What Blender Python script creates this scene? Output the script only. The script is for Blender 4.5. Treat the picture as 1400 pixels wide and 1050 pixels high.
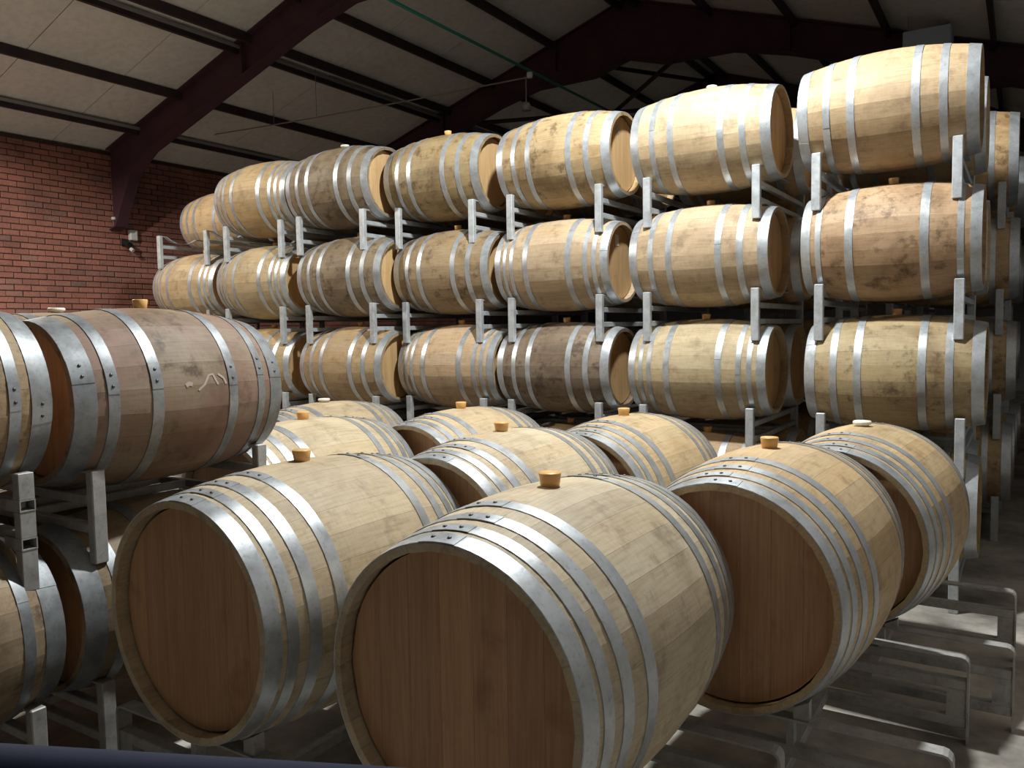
import bpy, math, random
from math import sin, cos, pi, sqrt, radians, atan2, hypot
from mathutils import Matrix, Vector

for o in list(bpy.data.objects):
    bpy.data.objects.remove(o, do_unlink=True)
scene = bpy.context.scene
COL = scene.collection
rng = random.Random(7)

# ------------------------------------------------------------------ camera
CAM_H = 1.65
YAW, PITCH, ROLL, FPX = radians(32.2), radians(3.797), radians(-0.932), 1111.07
F0 = Vector((-sin(YAW), cos(YAW), 0)); R0 = Vector((cos(YAW), sin(YAW), 0)); U0 = Vector((0, 0, 1))
FW = F0*cos(PITCH) - U0*sin(PITCH); UPV = U0*cos(PITCH) + F0*sin(PITCH)
RT = R0*cos(ROLL) + UPV*sin(ROLL); UP = UPV*cos(ROLL) - R0*sin(ROLL)
cd = bpy.data.cameras.new('camera'); cam = bpy.data.objects.new('camera', cd); COL.objects.link(cam)
cd.sensor_width = 36; cd.lens = FPX/1400*36; cd.clip_start = 0.02; cd.clip_end = 200
M = Matrix((RT, UP, -FW)).transposed().to_4x4(); M.translation = (0, 0, CAM_H)
cam.matrix_world = M
scene.camera = cam

# ------------------------------------------------------------------ world, exposure
w = bpy.data.worlds.new('world'); scene.world = w; w.use_nodes = True
bg = w.node_tree.nodes['Background']; bg.inputs[0].default_value = (0.78, 0.88, 1.0, 1); bg.inputs[1].default_value = 0.05
vs = scene.view_settings
vs.view_transform = 'Standard'; vs.look = 'None'; vs.gamma = 1; vs.use_curve_mapping = False; vs.exposure = -0.1

# lamps of the hall, both above the frame: steel high-bay reflectors hung in pairs either side of the ridge (housings built below)
# position, power, colour
LAMPS = [((-1.65, 3.75, 4.90), 250, (.97, 1.0, .985)), ((-8.05, 2.4, 4.75), 190, (1.0, .93, .82))]

# ------------------------------------------------------------------ helpers
def link(o, parent=None):
    COL.objects.link(o)
    if parent is not None: o.parent = parent
    return o

def mesh(name, verts, faces, mat, smooth=False):
    me = bpy.data.meshes.new(name); me.from_pydata(verts, [], faces); me.update()
    if mat: me.materials.append(mat)
    if smooth is True:
        me.polygons.foreach_set('use_smooth', [True]*len(me.polygons))
    elif smooth:
        me.polygons.foreach_set('use_smooth', smooth)
    return me

def ob(name, me, parent=None, loc=(0, 0, 0), rot=(0, 0, 0), color=None):
    o = bpy.data.objects.new(name, me); o.location = loc; o.rotation_euler = rot
    if color: o.color = (*color, 1)
    return link(o, parent)

def empty(name, loc, rz=0):
    o = bpy.data.objects.new(name, None); o.location = loc; o.rotation_euler = (0, 0, rz); o.empty_display_size = .1
    return link(o)

def tag(o, label, cat, group=None):
    o['label'] = label; o['category'] = cat
    if group: o['group'] = group
    return o

def struct(o):
    o['kind'] = 'structure'; return o

class MB:
    """collects shapes for one mesh"""
    def __init__(s): s.v = []; s.f = []; s.s = []
    def add(s, vs_, fs, smooth=False):
        n = len(s.v); s.v += [tuple(v) for v in vs_]; s.f += [tuple(i+n for i in f) for f in fs]; s.s += [smooth]*len(fs)
    def box(s, x0, x1, y0, y1, z0, z1, b=0.0):
        if b <= 0:
            vs_ = [(x, y, z) for z in (z0, z1) for y in (y0, y1) for x in (x0, x1)]
            s.add(vs_, [(0, 2, 3, 1), (4, 5, 7, 6), (0, 1, 5, 4), (2, 6, 7, 3), (0, 4, 6, 2), (1, 3, 7, 5)])
            return
        vs_ = []; idx = {}
        for ix, x in enumerate((x0, x1)):
            for iy, y in enumerate((y0, y1)):
                for iz, z in enumerate((z0, z1)):
                    dx, dy, dz = (b if ix == 0 else -b), (b if iy == 0 else -b), (b if iz == 0 else -b)
                    for k, p in enumerate(((x, y+dy, z+dz), (x+dx, y, z+dz), (x+dx, y+dy, z))):
                        idx[ix, iy, iz, k] = len(vs_); vs_.append(p)
        g = lambda *a: idx[a]
        fs = [(g(0,0,0,0), g(0,0,1,0), g(0,1,1,0), g(0,1,0,0)), (g(1,0,0,0), g(1,1,0,0), g(1,1,1,0), g(1,0,1,0)),
              (g(0,0,0,1), g(1,0,0,1), g(1,0,1,1), g(0,0,1,1)), (g(0,1,0,1), g(0,1,1,1), g(1,1,1,1), g(1,1,0,1)),
              (g(0,0,0,2), g(0,1,0,2), g(1,1,0,2), g(1,0,0,2)), (g(0,0,1,2), g(1,0,1,2), g(1,1,1,2), g(0,1,1,2))]
        for a in (0, 1):
            for c in (0, 1):
                fs.append((g(a,c,0,0), g(a,c,0,1), g(a,c,1,1), g(a,c,1,0)))
                fs.append((g(a,0,c,0), g(a,0,c,2), g(a,1,c,2), g(a,1,c,0)))
                fs.append((g(0,a,c,1), g(0,a,c,2), g(1,a,c,2), g(1,a,c,1)))
        for a in (0, 1):
            for c in (0, 1):
                for d in (0, 1): fs.append((g(a,c,d,0), g(a,c,d,1), g(a,c,d,2)))
        s.add(vs_, fs)
    def tube(s, pts, r, n=8, cap=True):
        pts = [Vector(p) for p in pts]; vs_ = []; fs = []
        up = Vector((0, 0, 1))
        for i, p in enumerate(pts):
            d = (pts[min(i+1, len(pts)-1)] - pts[max(i-1, 0)]).normalized()
            a = d.cross(up if abs(d.z) < .95 else Vector((1, 0, 0))).normalized(); b = a.cross(d)
            for k in range(n):
                q = 2*pi*k/n; vs_.append(p + a*cos(q)*r + b*sin(q)*r)
        for i in range(len(pts)-1):
            for k in range(n):
                k2 = (k+1) % n; fs.append((i*n+k, i*n+k2, (i+1)*n+k2, (i+1)*n+k))
        s.add(vs_, fs, True)
        if cap:
            m = len(pts)-1
            s.add([vs_[k] for k in range(n)], [tuple(range(n-1, -1, -1))]); s.add([vs_[m*n+k] for k in range(n)], [tuple(range(n))])
    def lathe(s, prof, n=24, axis='z', c=(0, 0, 0), smooth=True):
        vs_ = []; fs = []
        for r, h in prof:
            for k in range(n):
                q = 2*pi*k/n
                p = (r*cos(q), r*sin(q), h) if axis == 'z' else (r*cos(q), h, r*sin(q))
                vs_.append((p[0]+c[0], p[1]+c[1], p[2]+c[2]))
        for i in range(len(prof)-1):
            for k in range(n):
                k2 = (k+1) % n
                q = (i*n+k, i*n+k2, (i+1)*n+k2, (i+1)*n+k)
                fs.append(q if axis == 'z' else q[::-1])
        s.add(vs_, fs, smooth)
    def strip(s, path, y0, y1, th):
        """flat bar bent along an xz path, width y0..y1, thickness th below the path"""
        n = len(path); vs_ = []
        nrm = []
        for i in range(n):
            ax, az = path[max(i-1, 0)]; bx, bz = path[min(i+1, n-1)]
            l = hypot(bx-ax, bz-az) or 1; nrm.append(((bz-az)/l, -(bx-ax)/l))
        for (x, z), (nx, nz) in zip(path, nrm):
            vs_ += [(x, y0, z), (x, y1, z), (x+nx*th, y1, z+nz*th), (x+nx*th, y0, z+nz*th)]
        fs = []
        for i in range(n-1):
            for k in range(4):
                k2 = (k+1) % 4; fs.append((i*4+k, (i+1)*4+k, (i+1)*4+k2, i*4+k2))
        fs += [(0, 1, 2, 3), tuple((n-1)*4+k for k in (3, 2, 1, 0))]
        s.add(vs_, fs)
    def mesh(s, name, mat): return mesh(name, s.v, s.f, mat, s.s)
    def build(s, name, mat, parent=None, **k): return ob(name, s.mesh(name, mat), parent, **k)

# ------------------------------------------------------------------ materials
class NT:
    def __init__(s, name):
        s.m = bpy.data.materials.new(name); s.m.use_nodes = True; s.t = s.m.node_tree; s.p = s.t.nodes['Principled BSDF']
    def n(s, typ, **k):
        nd = s.t.nodes.new(typ)
        for a, b in k.items(): setattr(nd, a, b)
        return nd
    def l(s, a, b): s.t.links.new(a, b)
    def math(s, op, a, b=None, clamp=False):
        nd = s.n('ShaderNodeMath', operation=op); nd.use_clamp = clamp
        for i, x in enumerate((a, b)):
            if x is None: continue
            if isinstance(x, (int, float)): nd.inputs[i].default_value = x
            else: s.l(x, nd.inputs[i])
        return nd.outputs[0]
    def vmath(s, op, a, b):
        nd = s.n('ShaderNodeVectorMath', operation=op)
        for i, x in enumerate((a, b)):
            if isinstance(x, (tuple, list)): nd.inputs[i].default_value = x
            else: s.l(x, nd.inputs[i])
        return nd.outputs[0]
    def noise(s, vec, scale, detail=3, rough=.55, dist=0):
        nd = s.n('ShaderNodeTexNoise'); nd.inputs['Scale'].default_value = scale; nd.inputs['Detail'].default_value = detail
        nd.inputs['Roughness'].default_value = rough; nd.inputs['Distortion'].default_value = dist
        s.l(vec, nd.inputs['Vector']); return nd.outputs['Fac']
    def ramp(s, fac, stops):
        nd = s.n('ShaderNodeValToRGB'); e = nd.color_ramp.elements
        while len(e) < len(stops): e.new(.5)
        for x, (pos, c) in zip(e, stops):
            x.position = pos; x.color = (*c, 1) if len(c) == 3 else c
        s.l(fac, nd.inputs[0]); return nd.outputs[0]
    def mix(s, fac, a, b, mode='MIX'):
        nd = s.n('ShaderNodeMix', data_type='RGBA', blend_type=mode)
        for i, x in ((0, fac), (6, a), (7, b)):
            if isinstance(x, (int, float)): nd.inputs[i].default_value = x
            elif isinstance(x, (tuple, list)): nd.inputs[i].default_value = (*x, 1)
            else: s.l(x, nd.inputs[i])
        return nd.outputs[2]
    def bump(s, h, strength, dist=.01):
        nd = s.n('ShaderNodeBump'); nd.inputs['Strength'].default_value = strength; nd.inputs['Distance'].default_value = dist
        s.l(h, nd.inputs['Height']); s.l(nd.outputs[0], s.p.inputs['Normal'])
    def fin(s, col=None, rough=.6, metal=0, spec=None):
        if col is not None:
            if isinstance(col, (tuple, list)): s.p.inputs['Base Color'].default_value = (*col, 1)
            else: s.l(col, s.p.inputs['Base Color'])
        if isinstance(rough, (int, float)): s.p.inputs['Roughness'].default_value = rough
        else: s.l(rough, s.p.inputs['Roughness'])
        s.p.inputs['Metallic'].default_value = metal
        if spec is not None: s.p.inputs['Specular IOR Level'].default_value = spec
        return s.m

def plain(name, col, rough=.6, metal=0, spec=None):
    return NT(name).fin(col, rough, metal, spec)

def wood_material(name, stain, streak, redness=0.0, rough=.62):
    t = NT(name)
    oi = t.n('ShaderNodeObjectInfo'); tc = t.n('ShaderNodeTexCoord'); geo = t.n('ShaderNodeNewGeometry')
    off = t.n('ShaderNodeCombineXYZ'); t.l(t.math('MULTIPLY', oi.outputs['Random'], 37.0), off.inputs[0]); t.l(t.math('MULTIPLY', oi.outputs['Random'], 91.0), off.inputs[1])
    v = t.vmath('ADD', tc.outputs['Object'], off.outputs[0])
    grain = t.noise(t.vmath('MULTIPLY', v, (60, 4, 60)), 1.6, 4, .6)
    fine = t.noise(t.vmath('MULTIPLY', v, (14, 60, 14)), 1.5, 2, .5)          # saw marks across the stave
    blot = t.noise(geo.outputs['Position'], 3.2, 4, .6, .4)
    blot2 = t.noise(t.vmath('MULTIPLY', geo.outputs['Position'], (9, 9, 9)), 1.0, 5, .7)
    c = t.mix(1.0, oi.outputs['Color'], t.ramp(oi.outputs['Random'], [(0, (.84, .82, .80)), (.5, (1, 1, 1)), (1, (1.0, .95, .88))]), 'MULTIPLY')
    c = t.mix(1.0, c, (1.0, .965, .89), 'MULTIPLY')
    c = t.mix(1.0, c, t.ramp(grain, [(.25, (.80, .76, .70)), (.55, (1, 1, 1)), (.8, (1.05, 1.04, 1.02))]), 'MULTIPLY')
    c = t.mix(.5, c, t.ramp(fine, [(.3, (.86, .84, .80)), (.6, (1, 1, 1))]), 'MULTIPLY')
    c = t.mix(stain, c, t.ramp(blot, [(.34, (.50, .44, .38)), (.50, (.90, .87, .84)), (.62, (1, 1, 1))]), 'MULTIPLY')
    c = t.mix(streak, c, t.ramp(blot2, [(.34, (.34, .30, .28)), (.47, (1, 1, 1))]), 'MULTIPLY')
    if redness:
        c = t.mix(t.math('MULTIPLY', t.ramp(t.noise(geo.outputs['Position'], 2.3, 3), [(.45, (0, 0, 0)), (.62, (1, 1, 1))]), redness), c, (.25, .13, .105))
    t.bump(t.math('ADD', grain, fine), .25, .0015)
    return t.fin(c, rough, 0, .35)

M_OAK = wood_material('oak_clean', .45, .4)
M_OAKW = wood_material('oak_weathered', .85, .85)
M_OAKR = wood_material('oak_wine_stained', .9, .85, .6)
def head_material():
    t = NT('oak_head'); oi = t.n('ShaderNodeObjectInfo'); tc = t.n('ShaderNodeTexCoord')
    off = t.n('ShaderNodeCombineXYZ'); t.l(t.math('MULTIPLY', oi.outputs['Random'], 53.0), off.inputs[0]); t.l(t.math('MULTIPLY', oi.outputs['Random'], 17.0), off.inputs[2])
    v = t.vmath('ADD', tc.outputs['Object'], off.outputs[0])
    grain = t.noise(t.vmath('MULTIPLY', v, (70, 20, 3)), 1.5, 4, .6)
    band = t.noise(t.vmath('MULTIPLY', v, (16, 5, .8)), 1.0, 2)
    blot = t.noise(v, 5, 4, .6)
    c = t.mix(1, oi.outputs['Color'], t.ramp(oi.outputs['Random'], [(0, (.82, .80, .80)), (1, (1.06, 1.03, 1.0))]), 'MULTIPLY')
    c = t.mix(1, c, t.ramp(grain, [(.28, (.78, .74, .70)), (.6, (1, 1, 1))]), 'MULTIPLY')
    c = t.mix(1, c, t.ramp(band, [(.3, (.85, .82, .78)), (.7, (1.05, 1.03, 1.0))]), 'MULTIPLY')
    c = t.mix(.6, c, t.ramp(blot, [(.28, (.55, .5, .48)), (.42, (1, 1, 1))]), 'MULTIPLY')
    t.bump(grain, .2, .0012)
    return t.fin(c, .6, 0, .3)
M_HEAD = head_material()
def steel_material(name, base, rough, metal, var=.25):
    t = NT(name); tc = t.n('ShaderNodeTexCoord'); geo = t.n('ShaderNodeNewGeometry')
    a = t.noise(geo.outputs['Position'], 14, 5, .65); b = t.noise(geo.outputs['Position'], 70, 3, .6)
    c = t.mix(1, base, t.ramp(a, [(.3, (1-var,)*3), (.6, (1, 1, 1))]), 'MULTIPLY')
    c = t.mix(.5, c, t.ramp(b, [(.30, (.62, .60, .58)), (.45, (1, 1, 1))]), 'MULTIPLY')
    r = t.math('ADD', t.math('MULTIPLY', a, .25), rough-.12)
    t.bump(b, .12, .001)
    return t.fin(c, r, metal)
M_HOOP = steel_material('galvanised_hoop', (.52, .55, .58), .40, .62)
M_HOOPD = steel_material('dull_hoop', (.33, .35, .37), .46, .6, .35)
M_RIVET = plain('rivet_steel', (.10, .10, .105), .45, .6)
M_RACK = steel_material('galvanised_rack', (.50, .53, .55), .5, .35, .3)
M_RACKD = steel_material('worn_rack', (.45, .44, .42), .55, .3, .35)
M_BUNG_A = NT('amber_silicone'); M_BUNG_A.p.inputs['Subsurface Weight'].default_value = .3; M_BUNG_A.p.inputs['Subsurface Radius'].default_value = (.02, .01, .005)
M_BUNG_A = M_BUNG_A.fin((.72, .42, .15), .4)
M_BUNG_W = plain('white_silicone', (.80, .76, .66), .45)

def brick_material():
    t = NT('red_face_brick'); oi = t.n('ShaderNodeObjectInfo'); geo = t.n('ShaderNodeNewGeometry')
    rnd = t.math('FRACT', t.math('ADD', oi.outputs['Random'], geo.outputs['Random Per Island']))
    c = t.ramp(rnd, [(0, (.33, .155, .12)), (.35, (.38, .17, .13)), (.75, (.43, .185, .14)), (.92, (.36, .19, .15)), (1, (.25, .15, .125))])
    n1 = t.noise(geo.outputs['Position'], 45, 4, .65); n2 = t.noise(geo.outputs['Position'], 1.4, 3)
    c = t.mix(.8, c, t.ramp(n1, [(.3, (.62, .6, .6)), (.6, (1.05, 1, 1))]), 'MULTIPLY')
    c = t.mix(.7, c, t.ramp(n2, [(.36, (.62, .62, .66)), (.55, (1, 1, 1))]), 'MULTIPLY')
    t.bump(n1, .5, .004)
    return t.fin(c, .85, 0, .2)
M_BRICK = brick_material()
def rough_plain(name, c0, c1, scale, rough=.85, bump=.2, detail=5):
    t = NT(name); geo = t.n('ShaderNodeNewGeometry')
    a = t.noise(geo.outputs['Position'], scale, detail, .6); b = t.noise(geo.outputs['Position'], scale*14, 3)
    c = t.ramp(a, [(.32, c0), (.64, c1)]); c = t.mix(.5, c, t.ramp(b, [(.3, (.75, .75, .75)), (.6, (1, 1, 1))]), 'MULTIPLY')
    t.bump(b, bump, .003); return t.fin(c, rough, 0, .3)
M_MORTAR = rough_plain('mortar', (.05, .035, .03), (.08, .055, .045), 6)
M_FLOOR = rough_plain('concrete_floor', (.17, .155, .135), (.58, .54, .48), 1.6)
M_PLASTER = rough_plain('grey_plaster', (.20, .19, .18), (.27, .26, .25), 1.2)
M_PANEL = rough_plain('ceiling_panel', (.72, .71, .66), (.82, .81, .77), .9, .55, .05)
M_ROOF = plain('roof_sheet', (.05, .05, .05), .7)
M_RAFTER = rough_plain('oxide_red_steel', (.070, .032, .046), (.095, .042, .060), 3, .55, .1)
M_PURLIN = rough_plain('dark_purlin', (.035, .026, .028), (.055, .04, .042), 3, .55, .1)
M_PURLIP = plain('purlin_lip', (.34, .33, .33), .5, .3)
M_GREEN = plain('green_pipe', (.02, .17, .13), .45)
M_CONDUIT = plain('grey_conduit', (.30, .30, .29), .5, .3)
M_WHITE = plain('white_plastic', (.72, .74, .72), .5)
M_BLACK = plain('black_plastic', (.015, .015, .016), .5)
M_NAVY = plain('navy_painted_steel', (.012, .016, .040), .8, 0, .2)
M_LAMP = plain('lamp_aluminium', (.55, .56, .58), .35, .8)
M_GLASS = NT('lamp_lens'); M_GLASS.p.inputs['Emission Color'].default_value = (1, .96, .88, 1); M_GLASS.p.inputs['Emission Strength'].default_value = 4; M_GLASS = M_GLASS.fin((.8, .8, .8), .4)
M_CHALK = plain('chalk', (.44, .35, .31), .9)
M_STAMP = plain('grey_stamp', (.30, .29, .28), .8)
M_PALEBLUE = plain('pale_blue_enamel', (.42, .52, .60), .5)

# ------------------------------------------------------------------ the building
XW, ZE, TAN = -11.0, 4.28, .33           # brick wall, eaves height, roof slope
XR, XE = -4.85, 1.30                     # ridge and right wall
Y0, Y1 = -7.0, 23.0
ZR = ZE + TAN*(XR-XW)
def zroof(x): return ZR - TAN*abs(x-XR)

m = MB(); m.box(XW-2, XE+1, Y0-4, Y1+1, -.2, 0); struct(m.build('floor', M_FLOOR))
m = MB(); m.box(XE, XE+.2, Y0, Y1, 0, zroof(XE)-.03); struct(m.build('wall_right', M_PLASTER))
m = MB()
m.add([(XW, Y1, 0), (XE, Y1, 0), (XE, Y1, zroof(XE)-.03), (XR, Y1, ZR-.03), (XW, Y1, ZE-.03), (XW, Y1+.2, 0), (XE, Y1+.2, 0), (XE, Y1+.2, zroof(XE)-.03), (XR, Y1+.2, ZR-.03), (XW, Y1+.2, ZE-.03)],
      [(0, 1, 2, 3, 4), (9, 8, 7, 6, 5), (0, 5, 6, 1), (1, 6, 7, 2), (2, 7, 8, 3), (3, 8, 9, 4), (4, 9, 5, 0)])
struct(m.build('wall_back', M_PLASTER))
m = MB(); m.box(XW-.22, XW-.012, Y0, Y1, 0, ZE-.02); wall = struct(m.build('wall_left', M_MORTAR))

# bricks: the 300 that show largest are parts of their own, the rest one joined part
BL, BHT, JT = .212, .078, .012
bm_ = MB(); bm_.box(-.04, 0, 0, BL-JT, 0, BHT-JT, .004); brick_me = bm_.mesh('brick', M_BRICK)
half_ = MB(); half_.box(-.04, 0, 0, BL/2-JT, 0, BHT-JT, .004); half_me = half_.mesh('brick', M_BRICK)
def to_px(p):
    d = Vector(p) - Vector((0, 0, CAM_H)); z = d.dot(FW)
    return (700+FPX*d.dot(RT)/z, 525-FPX*d.dot(UP)/z, z) if z > .1 else (0, 0, -1)
cells = []
nz = int((ZE-.03)/BHT)
for j in range(nz):
    k = 0; y = Y0 + (0 if j % 2 else -BL/2)
    while y < Y1-BL:
        yy = y + rng.uniform(-.004, .004)
        if y >= Y0: cells.append((yy, j*BHT+.004+rng.uniform(-.002, .002), rng.uniform(-.004, .003)))
        y += BL
def brick_seen(c):
    x, y, z = to_px((XW, c[0]+BL/2, c[1]+.03))
    if z < 0 or x < 0 or x > 420 or y < 160: return False
    if y > 428: return False
    if x > 245 and y > 250+(x-245)*-.3: return False
    if x > 205 and y > 370: return False
    return True
seen = sorted([c for c in cells if brick_seen(c)], key=lambda c: c[0])
single = set(seen[:300])
for c in single: ob('brick', brick_me, wall, loc=(XW+c[2], c[0], c[1]))
rest = MB()
for c in cells:
    if c not in single and -1 < c[0] < 16 and c[1] > .4: rest.box(XW-.03+c[2], XW+c[2], c[0], c[0]+BL-JT, c[1], c[1]+BHT-JT)
o = rest.build('brick_courses', M_BRICK, wall); o['kind'] = 'stuff'

# roof: outer sheet, ceiling panels, purlins, rafters
m = MB()
for xa, xb in ((XW-.3, XR), (XR, XE+.3)):
    za, zb = zroof(xa)+.06, zroof(xb)+.06
    m.add([(xa, Y0, za), (xb, Y0, zb), (xb, Y1+.3, zb), (xa, Y1+.3, za), (xa, Y0, za+.04), (xb, Y0, zb+.04), (xb, Y1+.3, zb+.04), (xa, Y1+.3, za+.04)],
          [(0, 3, 2, 1), (4, 5, 6, 7), (0, 1, 5, 4), (2, 3, 7, 6), (1, 2, 6, 5), (3, 0, 4, 7)])
ceil_ = struct(m.build('ceiling', M_ROOF))
PW = 1.15
for xa, xb in ((XW-.2, XR), (XR, XE+.2)):
    m = MB(); g = .006
    za, zb = zroof(xa), zroof(xb)
    vs_ = [(xa, g, za), (xb, g, zb), (xb, PW-g, zb), (xa, PW-g, za)]
    m.add(vs_ + [(x, y, z+.055) for x, y, z in vs_], [(0, 3, 2, 1), (4, 5, 6, 7), (0, 1, 5, 4), (2, 3, 7, 6), (1, 2, 6, 5), (3, 0, 4, 7)])
    pm = m.mesh('ceiling_panel', M_PANEL)
    y = -6.9 + .35
    while y < Y1-PW:
        ob('ceiling_panel', pm, ceil_, loc=(0, y, rng.uniform(-.004, .004))); y += PW
def purlin(x, lip=False):
    z = zroof(x)
    m = MB(); m.box(-.025, .025, Y0, Y1, -.11, -.001)
    o = m.build('purlin', M_PURLIN, ceil_, loc=(x, 0, z))
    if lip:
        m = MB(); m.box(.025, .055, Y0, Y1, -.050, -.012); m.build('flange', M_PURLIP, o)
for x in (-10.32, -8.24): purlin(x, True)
for x in (-9.37, -8.00, -7.14, -6.03, -4.97, -4.72, -3.65, -2.55, -1.45, -.35, .7): purlin(x)
RAFT = [-1.15, 2.87, 6.90, 10.95, 15.0, 19.05]
for y in RAFT:
    r = bpy.data.objects.new('rafter', None); link(r, ceil_); r.location = (0, y, 0)
    for side in (-1, 1):
        # web as a polygon in the xz plane: eaves haunch, span, apex haunch
        xe = XW+.02 if side < 0 else XE-.02
        X = lambda d: XR + side*d                       # distance from the ridge
        span = abs(xe-XR)
        D = .44
        lo = [(0, .82), (.55, .80), (1.5, D+.06), (2.2, D), (span-.95, D), (span-.55, D+.12)]
        top = [(X(0), zroof(X(0))-.02), (xe, zroof(xe)-.02)]
        low = [(X(d), zroof(X(d))-dd) for d, dd in lo] + [(xe-side*.14, zroof(xe)-1.08), (xe, zroof(xe)-1.12)]
        poly = top + low[::-1]
        vs_ = [(x, -.012, z) for x, z in poly] + [(x, .012, z) for x, z in poly]; n = len(poly)
        fs = [tuple(range(n)) if side > 0 else tuple(range(n-1, -1, -1)), tuple(range(2*n-1, n-1, -1)) if side > 0 else tuple(range(n, 2*n))]
        fs += [(i, (i+1) % n, n+(i+1) % n, n+i) for i in range(n)]
        mesh_w = MB(); mesh_w.add(vs_, fs); mesh_w.build('web', M_RAFTER, r)
        path = low if side > 0 else low
        fl = MB(); fl.strip([(x, z) for x, z in (path if side < 0 else path)], -.085, .085, .016 if side > 0 else -.016); fl.build('flange', M_RAFTER, r)
        tp = MB(); tp.strip(top, -.085, .085, .016); tp.build('flange', M_RAFTER, r)
    for x in (-8.1, -6.0, -2.6): 
        st = MB(); st.box(x-.006, x+.006, -.08, .08, zroof(x)-.43, zroof(x)-.03); st.build('stiffener', M_RAFTER, r)
# diagonal braces between the rafters beyond the stacks
for xa, ya, xb, yb in ((-8.2, 11.0, -3.2, 14.95), (-3.6, 11.0, -8.4, 14.95), (-6.1, 11.0, -4.9, 14.95), (-2.9, 11.0, .6, 14.95), (.9, 11.0, -3.0, 14.95)):
    m = MB(); m.tube([(xa, ya, zroof(xa)-.17), (xb, yb, min(zroof(xa), zroof(xb))-.17 if False else zroof(xb)-.17)], .035, 6); m.build('brace', M_PURLIN, ceil_)

# ------------------------------------------------------------------ barrels
def profile(L, Rb, Rh, y):
    u = min(1, abs(y)/(L/2)); return Rh + (Rb-Rh)*(1-u**2.0)

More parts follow.
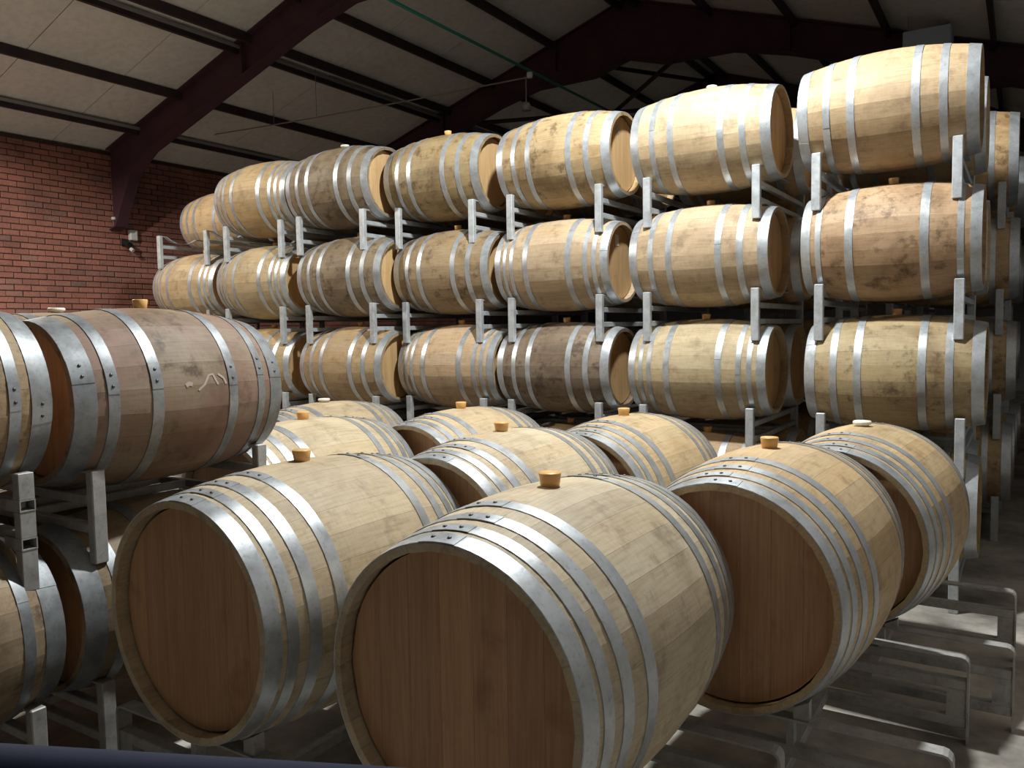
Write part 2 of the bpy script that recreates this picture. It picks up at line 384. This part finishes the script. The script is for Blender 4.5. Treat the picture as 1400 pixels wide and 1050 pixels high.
KINDS = {}
def make_kind(key, L, Rb, Rh, n, hoops, hoopmat, seg=48):
    """shared meshes of one barrel size; axis along local Y, centre at origin"""
    K = dict(L=L, Rb=Rb, Rh=Rh, n=n, hoops=hoops, th=.028)
    th = K['th']; NS = 12
    ys = [-L/2 + L*i/NS for i in range(NS+1)]
    def stave(mat):
        v = []; f = []; s = []
        h = pi/n - .0003/Rb
        A = (-h, 0, h)
        for y in ys:
            r = profile(L, Rb, Rh, y)
            for a in A: v.append((r*sin(a), y, r*cos(a)))
        for i in range(NS):
            for k in range(2): f.append((i*3+k, i*3+k+1, (i+1)*3+k+1, (i+1)*3+k)); s.append(True)
        b = len(v)
        for y in ys:                                   # side walls, own vertices so that edges stay crisp
            r = profile(L, Rb, Rh, y); q = .007 if abs(y) > L/2-.02 else 0
            for a in (-h, h):
                v.append((r*sin(a), y, r*cos(a))); v.append(((r-th+q)*sin(a), y, (r-th+q)*cos(a)))
        for i in range(NS):
            o_ = b+i*4; p = o_+4
            f.append((o_, p, p+1, o_+1)); f.append((o_+2, o_+3, p+3, p+2)); f.append((o_+1, p+1, p+3, o_+3)); s += [False]*3
        e = b+NS*4
        f.append((b, b+1, b+3, b+2)); f.append((e, e+2, e+3, e+1)); s += [False]*2
        me = mesh('stave', v, f, mat, s)
        return me
    K['stave'] = {mt.name: stave(mt) for mt in (M_OAK, M_OAKW, M_OAKR)}
    def body(mat):
        m = MB(); m.lathe([(Rh-th, -L/2+.05), (Rh-th+.006, -L/2)] + [(profile(L, Rb, Rh, y), y) for y in ys] + [(Rh-th+.006, L/2), (Rh-th, L/2-.05)], 36, 'y')
        return m.mesh('stave_shell', mat)
    K['body'] = {mt.name: body(mt) for mt in (M_OAK, M_OAKW)}
    def hoop(y0, y1, mat):
        v = []; f = []; s = []
        t = .0028; ym = (y0+y1)/2
        rr = [profile(L, Rb, Rh, y) for y in (y0, ym, y1)]
        def band(a0, a1, nn, e, capped=False):
            fl = lambda a: [(r_*sin(a), y, r_*cos(a)) for r_, y in ((rr[0]+t+e, y0), (rr[1]+t+e, ym), (rr[2]+t+e, y1))]
            ed = lambda a, j: [((rr[j]-.001)*sin(a), (y0, ym, y1)[j], (rr[j]-.001)*cos(a)), ((rr[j]+t+e)*sin(a), (y0, ym, y1)[j], (rr[j]+t+e)*cos(a))]
            A = [a0+(a1-a0)*i/nn for i in range(nn+1)]
            b = len(v)
            for q in A: v.extend(fl(q))
            for i in range(nn):
                for k in range(2): f.append((b+i*3+k, b+i*3+k+1, b+(i+1)*3+k+1, b+(i+1)*3+k)); s.append(True)
            for j, fl_ in ((0, False), (2, True)):
                b = len(v)
                for q in A: v.extend(ed(q, j))
                for i in range(nn):
                    q = (b+i*2, b+i*2+1, b+(i+1)*2+1, b+(i+1)*2); f.append(q[::-1] if fl_ else q); s.append(False)
            if capped:
                for q, rev in ((a0, True), (a1, False)):
                    b = len(v); v.extend(fl(q)); v.extend([((r_-.001)*sin(q), y, (r_-.001)*cos(q)) for r_, y in zip(rr, (y0, ym, y1))])
                    g = (b, b+1, b+2, b+5, b+4, b+3); f.append(g[::-1] if rev else g); s.append(False)
        band(0, 2*pi, seg, 0); band(-.13, .16, 6, .0014, True)
        return mesh('hoop', v, f, mat, s)
    sides = []
    for a, b in hoops: sides += [(-L/2+a, -L/2+b), (L/2-b, L/2-a)]
    K['sides'] = sides
    K['hoop'] = {mt.name: [hoop(a, b, mt) for a, b in sides] for mt in (M_HOOP, M_HOOPD)}
    # heads
    rh = Rh-th+.004; yh = .045
    def boards(sign):
        out = []; nb = 7; e = [-rh + 2*rh*i/nb for i in range(nb+1)]
        for i in range(nb):
            x0, x1 = e[i]+.0004, e[i+1]-.0004
            xs = [x0+(x1-x0)*k/5 for k in range(6)]
            rim = [(x, sqrt(max(0, rh*rh-x*x))) for x in xs] + [(x, -sqrt(max(0, rh*rh-x*x))) for x in xs[::-1]]
            yf, yb = sign*(L/2-yh), sign*(L/2-yh-.02); nn = len(rim)
            v = [(x, yf, z) for x, z in rim] + [(x, yb, z) for x, z in rim]
            fr = tuple(range(nn)); bk = tuple(range(2*nn-1, nn-1, -1))
            if sign > 0: fr = fr[::1]; 
            f = [fr, bk] + [(k, (k+1) % nn, nn+(k+1) % nn, nn+k) for k in range(nn)]
            out.append(mesh('head_board', v, f, M_HEAD))
        return out
    K['boards'] = boards(-1)
    def head(sign):
        m = MB(); m.lathe([(.0001, sign*(L/2-yh)), (rh, sign*(L/2-yh)), (rh, sign*(L/2-yh-.02)), (.0001, sign*(L/2-yh-.02))], 32, 'y', smooth=False)
        return m.mesh('head', M_HEAD)
    K['head'] = {-1: head(-1), 1: head(1)}
    KINDS[key] = K
# bungs and rivets
m = MB(); m.lathe([(.0001, -.02), (.022, -.02), (.030, .034), (.028, .037), (.0001, .037)], 20); ME_BA = m.mesh('bung', M_BUNG_A)
m = MB(); m.lathe([(.0001, -.02), (.022, -.02), (.026, .006), (.036, .010), (.038, .018), (.034, .024), (.0001, .025)], 20); ME_BW = m.mesh('bung', M_BUNG_W)
m = MB(); m.lathe([(.0062, 0), (.0058, .002), (.004, .0035), (.0001, .004)], 10); ME_RV = m.mesh('rivet', M_RIVET)

make_kind('puncheon', 1.02, .436, .38, 30, [(.0, .052), (.070, .108), (.145, .188), (.250, .296)], M_HOOP, 64)
make_kind('six', .95, .35, .292, 24, [(.0, .062), (.150, .190), (.285, .327)], M_HOOP)
make_kind('close', .95, .35, .292, 24, [(.0, .055), (.085, .118), (.255, .300)], M_HOOP)
make_kind('eight', .95, .35, .292, 24, [(.0, .055), (.085, .115), (.150, .182), (.275, .318)], M_HOOP)
make_kind('worn', .93, .355, .300, 24, [(.0, .075), (.112, .152), (.272, .316)], M_HOOPD)

def barrel(key, name, x, y, zc, rz, tint, label, group, mat=M_OAK, hoopmat=M_HOOP, headtint=(.58, .36, .21), detail=2, bung='amber', boards=False, rivets=False, roll=0.0, lap=None):
    K = KINDS[key]; L, Rb = K['L'], K['Rb']
    root = empty(name, (x, y, zc-Rb), rz); tag(root, label, 'barrel', group)
    C = (0, 0, Rb)
    if detail == 2:
        me = K['stave'][mat.name]; n = K['n']; ph = rng.uniform(0, 1)*0
        for i in range(n):
            ob('stave', me, root, loc=C, rot=(0, 2*pi*(i+.5*0)/n + roll, 0), color=tint)
    else:
        ob('stave_shell', K['body'][mat.name], root, loc=C, color=tint)
    for i, me in enumerate(K['hoop'][hoopmat.name]):
        a = (lap if lap is not None else rng.uniform(0, 2*pi)) + rng.uniform(-.12, .12)
        h = ob('hoop', me, root, loc=C, rot=(0, a, 0))
        if rivets:
            y0, y1 = K['sides'][i]; ym = (y0+y1)/2; r = profile(L, Rb, K['Rh'], ym)+.0040
            for q in (-.055, .075):
                ob('rivet', ME_RV, h, loc=(r*sin(q), ym, r*cos(q)), rot=(0, q, 0))
    if boards:
        for me in K['boards']: ob('head_board', me, root, loc=C, color=headtint)
    else: ob('head', K['head'][-1], root, loc=C, color=headtint)
    ob('head', K['head'][1], root, loc=C, color=headtint)
    if bung:
        bo = ob('bung', ME_BA if bung == 'amber' else ME_BW, root, loc=(Rb*sin(roll), 0, Rb+Rb*cos(roll)-.002), rot=(0, roll, 0))
        if key == 'puncheon': bo.scale = (1.12, 1.12, 1.12)
    return root

ORD = ['nearest', 'second', 'third', 'fourth', 'fifth', 'sixth', 'seventh']
TIER = ['bottom tier', 'second tier', 'third tier', 'top tier']

# ------------------------------------------------------------------ two-barrel racks
def rack_parts(H, wy=.3725, xb=.36, xp=.61, mat=None, holes=False):
    """meshes of a two-barrel rack of post height H; barrels along local Y at x = +-xb, frames at y = +-wy"""
    P = []
    pm = MB(); pm.box(-.02, .02, -.026, .026, 0, H, .004); post = pm.mesh('post', mat)
    for sx in (-1, 1):
        for sy in (-1, 1):
            if holes and sx == 1 and sy == 1: continue
            P.append(('post', post, (sx*xp, sy*wy, 0)))
    um = MB(); um.box(-xp+.02, xp-.02, -.018, .018, -.017, .017, .003); rail = um.mesh('rail', mat)
    for sy in (-1, 1):
        P.append(('upper_rail', rail, (0, sy*wy, H-.11))); P.append(('lower_rail', rail, (0, sy*wy, H-.215)))
    rf = .300; zc = .24; path = []
    def arc(cx):
        a = sqrt(rf*rf-zc*zc)
        return [(cx+a*k/4 if False else cx - a + 2*a*k/8, H+zc-sqrt(rf*rf-(-a+2*a*k/8)**2)) for k in range(9)]
    path = [(-xp-.018, H+.001), (-xp+.02, H+.001)] + arc(-xb) + arc(xb) + [(xp-.02, H+.001), (xp+.018, H+.001)]
    sm = MB(); sm.strip(path, -.024, .024, .007); sad = sm.mesh('saddle', mat)
    for sy in (-1, 1): P.append(('saddle', sad, (0, sy*wy, -.004)))
    lm = MB(); lm.box(-.016, .016, -wy+.018, wy-.018, -.017, .017, .003); long_ = lm.mesh('side_rail', mat)
    for x in (-.10, .10): P.append(('side_rail', long_, (x, 0, H-.215)))
    if holes:
        # corner post cut around two square tubes whose open ends show
        z1, z2 = H-.11, H-.24
        q = MB(); hs = .02
        for a, b in ((0, z2-hs), (z2+hs, z1-hs), (z1+hs, H)): q.box(-.02, .02, -.026, .026, a, b, .002)
        P.append(('post', q.mesh('post', mat), (xp, wy, 0)))
        tm = MB(); t = .004
        for za in (0,):
            tm.box(-.09, .022, -.026, -.026+t, -hs, hs); tm.box(-.09, .022, .026-t, .026, -hs, hs)
            tm.box(-.09, .022, -.026, .026, hs-t, hs); tm.box(-.09, .022, -.026, .026, -hs, -hs+t)
        tme = tm.mesh('square_tube', mat)
        P.append(('square_tube', tme, (xp, wy, z1))); P.append(('square_tube', tme, (xp, wy, z2)))
    return P
RP_STACK = rack_parts(.34, mat=M_RACK); RP_FLOOR = rack_parts(.34, mat=M_RACK)
def rack(parts, x, y, z, rz, label, group):
    root = empty('barrel_rack', (x, y, z), rz); tag(root, label, 'rack', group)
    for nme, me, loc in parts: ob(nme, me, root, loc=loc)
    return root

# ------------------------------------------------------------------ the long row of stacks
FY = [5.168, 5.289, 5.300, 5.300, 5.138, 5.170, 5.238]          # front posts
CX = {0: (-.68, -.663, -.679, -.700), 1: (-1.86, -1.873, -1.840, -1.836), 2: (-2.975, -2.97, -2.955, -2.955), 3: (-3.975, -3.98, -4.00, -4.055),
      4: (-4.95, -4.96, -4.964, -5.049), 5: (-6.08, -6.08, -6.075, -6.065), 6: (-7.19, -7.19, -7.19, -7.19)}
DZ = [0, 0, 0, 0, 0, 0, 0]
PALE, TAN_, BROWN, GREY, RUST = (.49, .40, .275), (.43, .33, .21), (.35, .26, .17), (.25, .205, .155), (.43, .32, .21)
LOOK = {  # (column, tier): kind, tint, material, adjective
 (0, 3): ('six', TAN_, M_OAK, 'tan'), (1, 3): ('six', PALE, M_OAK, 'pale'), (2, 3): ('six', TAN_, M_OAKW, 'tan'), (3, 3): ('six', BROWN, M_OAKW, 'brown'), (4, 3): ('six', GREY, M_OAKW, 'dark greyish'), (5, 3): ('eight', TAN_, M_OAK, 'pale eight-hoop'), (6, 3): ('six', PALE, M_OAK, 'pale'),
 (0, 2): ('close', RUST, M_OAKW, 'rust-flecked'), (1, 2): ('six', PALE, M_OAK, 'pale'), (2, 2): ('eight', PALE, M_OAK, 'pale eight-hoop'), (3, 2): ('six', BROWN, M_OAKW, 'brown'), (4, 2): ('six', GREY, M_OAKW, 'dark greyish'), (5, 2): ('eight', PALE, M_OAK, 'pale eight-hoop'), (6, 2): ('eight', PALE, M_OAK, 'pale eight-hoop'),
 (0, 1): ('six', TAN_, M_OAKW, 'tan'), (1, 1): ('eight', PALE, M_OAK, 'pale eight-hoop'), (2, 1): ('six', GREY, M_OAKW, 'dark greyish'), (3, 1): ('eight', PALE, M_OAK, 'pale eight-hoop'), (4, 1): ('six', TAN_, M_OAK, 'tan'), (5, 1): ('six', TAN_, M_OAK, 'tan'), (6, 1): ('six', TAN_, M_OAK, 'tan'),
}
HEADL = (.60, .42, .22)
RZ = -pi/2
for c in range(7):
    which = ORD[6-c] + ' stack from the brick wall' if c < 6 else 'stack nearest the brick wall'
    for k in range(4):
        x = CX[c][k]; yf = FY[c]; zt = CAM_H+1.026+DZ[c]-(3-k)*.78
        yc = yf+.61                                            # rack centre
        rack(RP_STACK if k else RP_FLOOR, x, yc, zt-.34 if k else 0, RZ, f'grey steel rack holding the {TIER[k]} of the {which}', 'steel racks of the long row')
        zc = zt+.24
        key, tint, mt, adj = LOOK.get((c, k), ('six', TAN_, M_OAK, 'oak'))
        tj = tuple(min(.8, q*rng.uniform(.95, 1.06)) for q in tint)
        if not (c == 6 and k == 3):
            bg_ = {(3, 3): 'amber', (1, 3): 'white', (4, 3): 'white'}.get((c, k), None if k == 3 else 'amber')
            b_ = barrel(key, 'oak_barrel', x+rng.uniform(-.02, .02), yf+.25, zc, RZ + rng.uniform(-.012, .012), tj,
                   f'{adj} oak barrel, front of {TIER[k]}, {which}', 'barrels of the long row', mt, M_HOOP, HEADL, bung=bg_, roll=rng.uniform(-.1, .1))
        else: b_ = None
        xr = x+rng.uniform(-.03, .03) if not (c == 6 and k == 3) else -7.68
        barrel('six', 'oak_barrel', xr, yf+.97, zc, RZ, (.50, .38, .24), f'oak barrel, rear of {TIER[k]}, {which}', 'rear barrels of the long row', M_OAK, M_HOOP, HEADL, detail=1 if not (c == 6 and k == 3) else 2, bung=None)
        if (c, k) == (2, 3):
            mm = MB(); mm.lathe([(.0001, 0), (.028, 0), (.028, -.001), (.0001, -.001)], 20, 'y', smooth=False)
            s_ = mm.build('stamp', M_STAMP, b_, loc=(.06, .475-.0435, .35+.17)); s_.scale = (1, 1, 1.2)
        if (c, k) == (2, 2):
            mm = MB(); mm.box(-.03, .03, -.001, .0005, -.04, .04); mm.build('sticker', M_WHITE, b_, loc=(.03, .475-.0437, .35+.16))

# further rows seen past the aisle end
for r_, (xo, yo) in enumerate(((-.53, 7.30), (-.50, 9.25))):
    for c in range(2 if r_ == 0 else 1):
        for k in range(4):
            zt = CAM_H+1.026-(3-k)*.78; x = xo-1.12*c
            rw = ('second', 'third')[r_]; en = 'at its aisle end' if c == 0 else 'one in from its aisle end'
            rack(RP_STACK if k else RP_FLOOR, x, yo+.36, zt-.34 if k else 0, RZ, f'grey steel rack, {TIER[k]} of the {rw} barrel row, {en}', 'steel racks of the rows behind')
            for d, pos in ((0, 'front'), (.72, 'rear')):
                barrel('six', 'oak_barrel', x+rng.uniform(-.02, .02), yo+d, zt+.24, RZ, (.55, .41, .25), f'{pos} oak barrel, {TIER[k]} of the {rw} barrel row, {en}', 'barrels of the rows behind', M_OAKW, M_HOOP, HEADL, detail=1, bung=None)

# ------------------------------------------------------------------ left stack of worn barrels (two tiers)
ZP = 1.41
RP_L = rack_parts(.34, mat=M_RACKD); RP_LB = rack_parts(.39, mat=M_RACKD); RP_LH = rack_parts(.40, mat=M_RACKD, holes=True)
XP = -3.44
for i, (yc, dz, nm) in enumerate(((2.03, 0, 'far'), (1.035, .03, 'near'))):
    pl = 'beside the large barrels' if i == 0 else 'with open square tube ends'
    rack(RP_LB, XP, yc, 0, 0, 'worn steel floor rack under the wine-stained barrel stack' if i == 0 else 'worn steel floor rack under the stack with open tube ends', 'racks of the worn stacks')
    h = .34 if i == 0 else .40
    rack(RP_L if i == 0 else RP_LH, XP, yc, ZP+dz-.24-h, 0, 'worn steel upper rack carrying the wine-stained barrel' if i == 0 else 'worn steel upper rack with two open square tube ends on its post', 'racks of the worn stacks')
WT = (.34, .275, .20)
pb = barrel('worn', 'worn_barrel', -3.08, 2.03, ZP, 0, (.29, .245, .195), 'wine-stained worn barrel with dull hoops and amber bung, upper tier beside large barrels', 'worn barrels', M_OAKR, M_HOOPD, rivets=True, lap=1.25)
barrel('worn', 'worn_barrel', -3.80, 2.08, ZP, 0, WT, 'worn barrel with white bung behind the wine-stained barrel, upper tier', 'worn barrels', M_OAKW, M_HOOPD, bung='white')
barrel('worn', 'worn_barrel', -3.08, 1.025, ZP+.03, 0, (.37, .29, .195), 'tan worn barrel end to end with the wine-stained barrel, upper tier', 'worn barrels', M_OAKW, M_HOOPD, rivets=True, lap=1.6)
barrel('worn', 'worn_barrel', -3.80, 1.03, ZP+.03, 0, WT, 'worn barrel beside the tan worn barrel, far side of the upper tier', 'worn barrels', M_OAKW, M_HOOPD, detail=1)
barrel('worn', 'worn_barrel', -3.08, 2.03, .63, 0, WT, 'worn barrel in the lower tier below the wine-stained barrel', 'worn barrels', M_OAKW, M_HOOPD, bung=None)
barrel('worn', 'worn_barrel', -3.80, 2.03, .63, 0, WT, 'worn barrel in the lower tier below the white-bunged worn barrel', 'worn barrels', M_OAKW, M_HOOPD, detail=1, bung=None)
barrel('worn', 'worn_barrel', -3.08, 1.03, .63, 0, (.40, .33, .25), 'greyish worn barrel in the lower tier under the open tube ends', 'worn barrels', M_OAKW, M_HOOPD, bung=None, lap=.9)
barrel('worn', 'worn_barrel', -3.80, 1.03, .63, 0, WT, 'worn barrel in the lower tier, far side behind the greyish one', 'worn barrels', M_OAKW, M_HOOPD, detail=1, bung=None)

# ------------------------------------------------------------------ large barrels on floor racks
ZL = .758
def floor_rack(x0, x1, ya, yb, bxs, label, zl=ZL):
    root = empty('floor_rack', ((x0+x1)/2, (ya+yb)/2, 0)); tag(root, label, 'rack', 'floor racks of the large barrels')
    hw = (x1-x0)/2; cx = (x0+x1)/2; hy = (yb-ya)/2; HT = .349; rr = .03
    path = [(-hw, 0)] + [(-hw+rr-rr*cos(a), HT-rr+rr*sin(a)) for a in (0, .52, 1.05, 1.5708)] + [(hw-rr+rr*cos(a), HT-rr+rr*sin(a)) for a in (1.5708, 1.05, .52, 0)] + [(hw, 0)]
    fm = MB(); fm.strip(path, -.028, .028, .008); fme = fm.mesh('frame_hoop', M_RACKD)
    rm = MB(); rm.box(-hw+.008, hw-.008, -.022, .022, -.02, .02, .003); rme = rm.mesh('rail', M_RACKD)
    em = MB(); em.box(-.035, .035, -.020, .020, .105, .215); eme = em.mesh('end_plate', M_RACKD)
    for sy in (-1, 1):
        ob('frame_hoop', fme, root, loc=(0, sy*hy, 0)); ob('middle_rail', rme, root, loc=(0, sy*hy, .235)); ob('lower_rail', rme, root, loc=(0, sy*hy, .085))
        for sx in (-1, 1): ob('end_plate', eme, root, loc=(sx*(hw-.043), sy*hy, 0))
        um = MB(); um.box(-.012, .012, -.02, .02, .255, HT-.008); ume = um.mesh('upright', M_RACKD)
        for q in (-.6, -.2, .2, .6): ob('upright', ume, root, loc=(q*hw, sy*hy, 0))
    lm = MB(); lm.box(-.02, .02, -hy+.022, hy-.022, -.02, .02, .003); lme = lm.mesh('side_rail', M_RACKD)
    for q in (-.55, .55): ob('side_rail', lme, root, loc=(q*hw, 0, .085))
    for bx in bxs:
        for sy in (-1, 1):
            for s in (-1, 1):
                r = .398; a = .16; zz = lambda d: zl - sqrt(r*r-d*d)
                wm = MB(); x_a, x_b = bx-cx+s*a, bx-cx+s*(a+.05)
                za, zb = max(HT+.004, zz(a)-.006), zz(a+.05)-.006
                vs_ = [(x_a, -.02, HT), (x_b, -.02, HT), (x_b, -.02, zb), (x_a, -.02, za), (x_a, .02, HT), (x_b, .02, HT), (x_b, .02, zb), (x_a, .02, za)]
                wm.add(vs_, [(0, 1, 2, 3), (7, 6, 5, 4), (0, 4, 5, 1), (1, 5, 6, 2), (2, 6, 7, 3), (3, 7, 4, 0)]); wm.build('chock', M_RACKD, root, loc=(0, sy*hy, 0))
    return root
BIG = [  # x, y, zc, bung, tint, label
 (-1.165, 2.05, ZL, 'amber', (.60, .535, .43), 'large pale oak barrel with amber bung, front rank, on the aisle side of its twin', .02, -.12),
 (-2.19, 2.05, ZL, 'amber', (.58, .50, .38), 'large oak barrel with amber bung, front rank, next to the wine-stained barrel stack', .01, -.02),
 (-.80, 3.08, ZL, 'amber', (.58, .455, .30), 'large honey-coloured oak barrel with amber bung beside the aisle, middle rank', .05, -.10),
 (-2.0, 3.08, ZL, 'amber', (.60, .525, .41), 'large pale oak barrel with amber bung, middle rank, between two large barrels', .03, -.05),
 (-3.25, 3.06, ZL, 'amber', (.59, .515, .39), 'large pale oak barrel with amber bung, just behind the wine-stained stack', .03, -.05),
 (-.64, 4.13, ZL-.025, 'white', (.58, .46, .30), 'large oak barrel with white bung beside the aisle, back rank', .08, -.08),
 (-1.87, 4.13, ZL-.025, 'amber', (.585, .475, .32), 'large honey-coloured oak barrel with amber bung, back rank, near the aisle one', .05, -.05),
 (-2.96, 4.10, ZL-.025, 'amber', (.585, .485, .345), 'large oak barrel with amber bung, back rank, third from the aisle', .03, -.05),
 (-4.14, 4.10, ZL-.025, 'white', (.59, .505, .375), 'large pale oak barrel with white bung, back rank, farthest from the aisle', .02, -.05)]
for x, y, z, bu, tint, lab, al, lap in BIG:
    barrel('puncheon', 'large_barrel', x, y, z, -al, tint, lab, 'large barrels on floor racks', M_OAK, M_HOOP, (.58, .36, .21), bung=bu, boards=True, rivets=True, lap=lap)
floor_rack(-2.70, -.60, 1.64, 2.48, (-2.19, -1.185), 'steel floor rack under the two large barrels of the front rank')
floor_rack(-2.55, -.15, 2.72, 3.56, (-1.97, -.78), 'steel floor rack of the middle rank sticking out into the aisle')
floor_rack(-2.46, .00, 3.76, 4.56, (-1.87, -.64), 'steel floor rack of the back rank reaching furthest into the aisle', ZL-.025)
floor_rack(-3.95, -2.66, 2.66, 3.48, (-3.25,), 'steel floor rack under the large barrel behind the wine-stained stack')
floor_rack(-4.75, -2.50, 3.70, 4.52, (-4.14, -2.96), 'steel floor rack under the back rank barrels far from the aisle', ZL-.025)

# chalk marks on the wine-stained barrel
def on_barrel(K, th, y, lift=.0012):
    r = profile(K['L'], K['Rb'], K['Rh'], y)+lift; return (r*sin(th), y, K['Rb']+r*cos(th))
Kw = KINDS['worn']
def stroke(pts, wd=.012):
    m = MB(); v = []
    for i, (th, y) in enumerate(pts):
        a = pts[max(i-1, 0)]; b = pts[min(i+1, len(pts)-1)]
        dx, dy = (b[0]-a[0])*.35, b[1]-a[1]; l = hypot(dx, dy) or 1
        v += [on_barrel(Kw, th+dy/l*wd/.7, y-dx/l*wd/2), on_barrel(Kw, th-dy/l*wd/.7, y+dx/l*wd/2)]
    m.add(v, [(2*i, 2*i+2, 2*i+3, 2*i+1) for i in range(len(pts)-1)]); m.build('chalk_mark', M_CHALK, pb)
stroke([(1.44, -.055), (1.42, -.04), (1.43, -.025)], .016)
stroke([(1.50, .0), (1.44, .03), (1.34, .055), (1.33, .075), (1.40, .085), (1.45, .095)], .009)
stroke([(1.33, .10), (1.38, .125), (1.45, .135)], .009)

# ------------------------------------------------------------------ overhead services, wall devices
XPIPE, ZPIPE = -4.74, 4.54
t = empty('green_pipe', (XPIPE, 8, ZPIPE)); tag(t, 'thin green pipe running under the roof beams', 'pipe')
m = MB(); m.tube([(0, -6, 0), (0, 11, 0)], .016, 8); m.build('pipe', M_GREEN, t)
for y in (2.87, 15.0):
    m = MB(); m.tube([(0, y-8, .012), (0, y-8, zroof(XPIPE)-.80-ZPIPE)], .005, 6); m.build('hanger', M_CONDUIT, t)
t = empty('conduit', (XPIPE, 7.97, 4.46)); tag(t, 'thin grey conduit crossing under the ceiling to a small hanging sensor', 'conduit')
m = MB(); m.tube([(-5.4, 0, .12), (-3.6, 0, .06), (-1.8, 0, .02), (0, 0, 0)], .009, 6); m.build('tube', M_CONDUIT, t)
m = MB(); m.lathe([(.0001, -.03), (.03, -.03), (.035, 0), (.03, .03), (.0001, .03)], 12, c=(.02, 0, .02)); m.build('joint_box', M_WHITE, t)
m = MB(); m.tube([(-.03, 0, 0), (-.03, 0, -.27)], .006, 6); m.build('drop_rod', M_CONDUIT, t)
m = MB(); m.lathe([(.0001, -.27), (.03, -.27), (.05, -.30), (.052, -.36), (.0001, -.36)], 14, c=(-.03, 0, 0)); m.build('sensor_head', M_CONDUIT, t)
for xx in (-4.1, -3.28):
    m = MB(); zt = zroof(XPIPE+xx)-4.46; m.tube([(xx, 0, .07), (xx, 0, zt)], .004, 6); m.build('hanger', M_CONDUIT, t)
t = empty('wall_light', (XW, 7.17, 3.11)); tag(t, 'small white square light box on the brick wall', 'light')
m = MB(); m.box(0, .06, -.06, .06, -.075, .075, .008); m.build('housing', M_WHITE, t)
m = MB(); m.box(.06, .064, -.045, .045, -.06, .06); m.build('lens', M_WHITE, t)
t = empty('wall_camera', (XW, 7.03, 3.0)); tag(t, 'small black security camera below the roof beam on the brick wall', 'camera')
m = MB(); m.box(0, .03, -.05, .05, -.05, .05, .006); m.build('bracket', M_BLACK, t)
m = MB(); m.tube([(.03, 0, 0), (.15, .01, -.05)], .045, 12); m.build('body', M_BLACK, t)
m = MB(); m.tube([(.13, .03, -.10), (.17, .04, -.13)], .028, 10); m.build('lens_cap', M_WHITE, t)
t = empty('insulator', (XW, 6.93, 3.30)); tag(t, 'small white knob with a short wire beside the beam foot', 'knob')
m = MB(); m.lathe([(.0001, 0), (.03, 0), (.035, .02), (.03, .04), (.0001, .04)], 12, c=(.035, -.05, 0)); m.build('knob', M_WHITE, t)
m = MB(); m.tube([(.02, -.05, 0), (.02, -.03, -.13)], .005, 6); m.build('wire', M_CONDUIT, t)
t = empty('pale_blue_box', (-.97, 10.35, 4.62)); tag(t, 'pale blue box hung under the far roof beam', 'box')  # plain pale blue box on hangers, use unknown
m = MB(); m.box(-.24, .24, -.18, .18, 0, .26, .012); m.build('housing', M_PALEBLUE, t)
for xx in (-.2, .2):
    m = MB(); m.tube([(xx, 0, .255), (xx, 0, zroof(-.97+xx)-4.62)], .008, 6); m.build('hanger', M_CONDUIT, t)

# navy guard rail close to the camera
t = empty('guard_rail', (-1.0, .62, 0)); tag(t, 'dark navy steel guard rail in front of the large barrels', 'rail')
pa = Vector((0, 0, CAM_H)) + (FW + RT*(-760/FPX) + UP*(-533/FPX))*.80
pc = Vector((0, 0, CAM_H)) + (FW + RT*(-150/FPX) + UP*(-570/FPX))*.80
o_ = Vector((-1.0, .62, 0)); dd = (pc-pa).normalized()
m = MB(); m.tube([pa-dd*.25-o_, pc+dd*.1-o_], .030, 16); m.build('rail', M_NAVY, t)
for p in (pa-dd*.2, pc+dd*.05):
    m = MB(); m.tube([(p.x-o_.x, p.y-o_.y, 0), (p.x-o_.x, p.y-o_.y, p.z)], .02, 12); m.build('post', M_NAVY, t)

# ------------------------------------------------------------------ high-bay lamps (light kept with its lamp)
for i, ((x, y, z), pw, lc) in enumerate(LAMPS):
    t = empty('high_bay_lamp_offscreen', (x, y, z)); tag(t, ('round aluminium high-bay lamp hung above the large barrels', 'round aluminium high-bay lamp hung near the brick wall')[i], 'lamp')
    m = MB(); m.lathe([(.22, -.02), (.21, .04), (.16, .14), (.08, .20), (.08, .30), (.0001, .30)], 28); m.build('reflector', M_LAMP, t)
    m = MB(); m.lathe([(.0001, .03), (.19, .03)], 24); m.build('lens_offscreen', M_GLASS, t)
    m = MB(); m.tube([(0, 0, .30), (0, 0, zroof(x)-z-.002)], .008, 6); m.build('hanger', M_CONDUIT, t)
    ld = bpy.data.lights.new('high_bay_light_offscreen', 'SPOT'); ld.energy = pw*4; ld.color = lc; ld.shadow_soft_size = .11; ld.spot_size = radians(168); ld.spot_blend = .25
    lo = bpy.data.objects.new('high_bay_light_offscreen', ld); lo.location = (0, 0, -.06); link(lo, t)
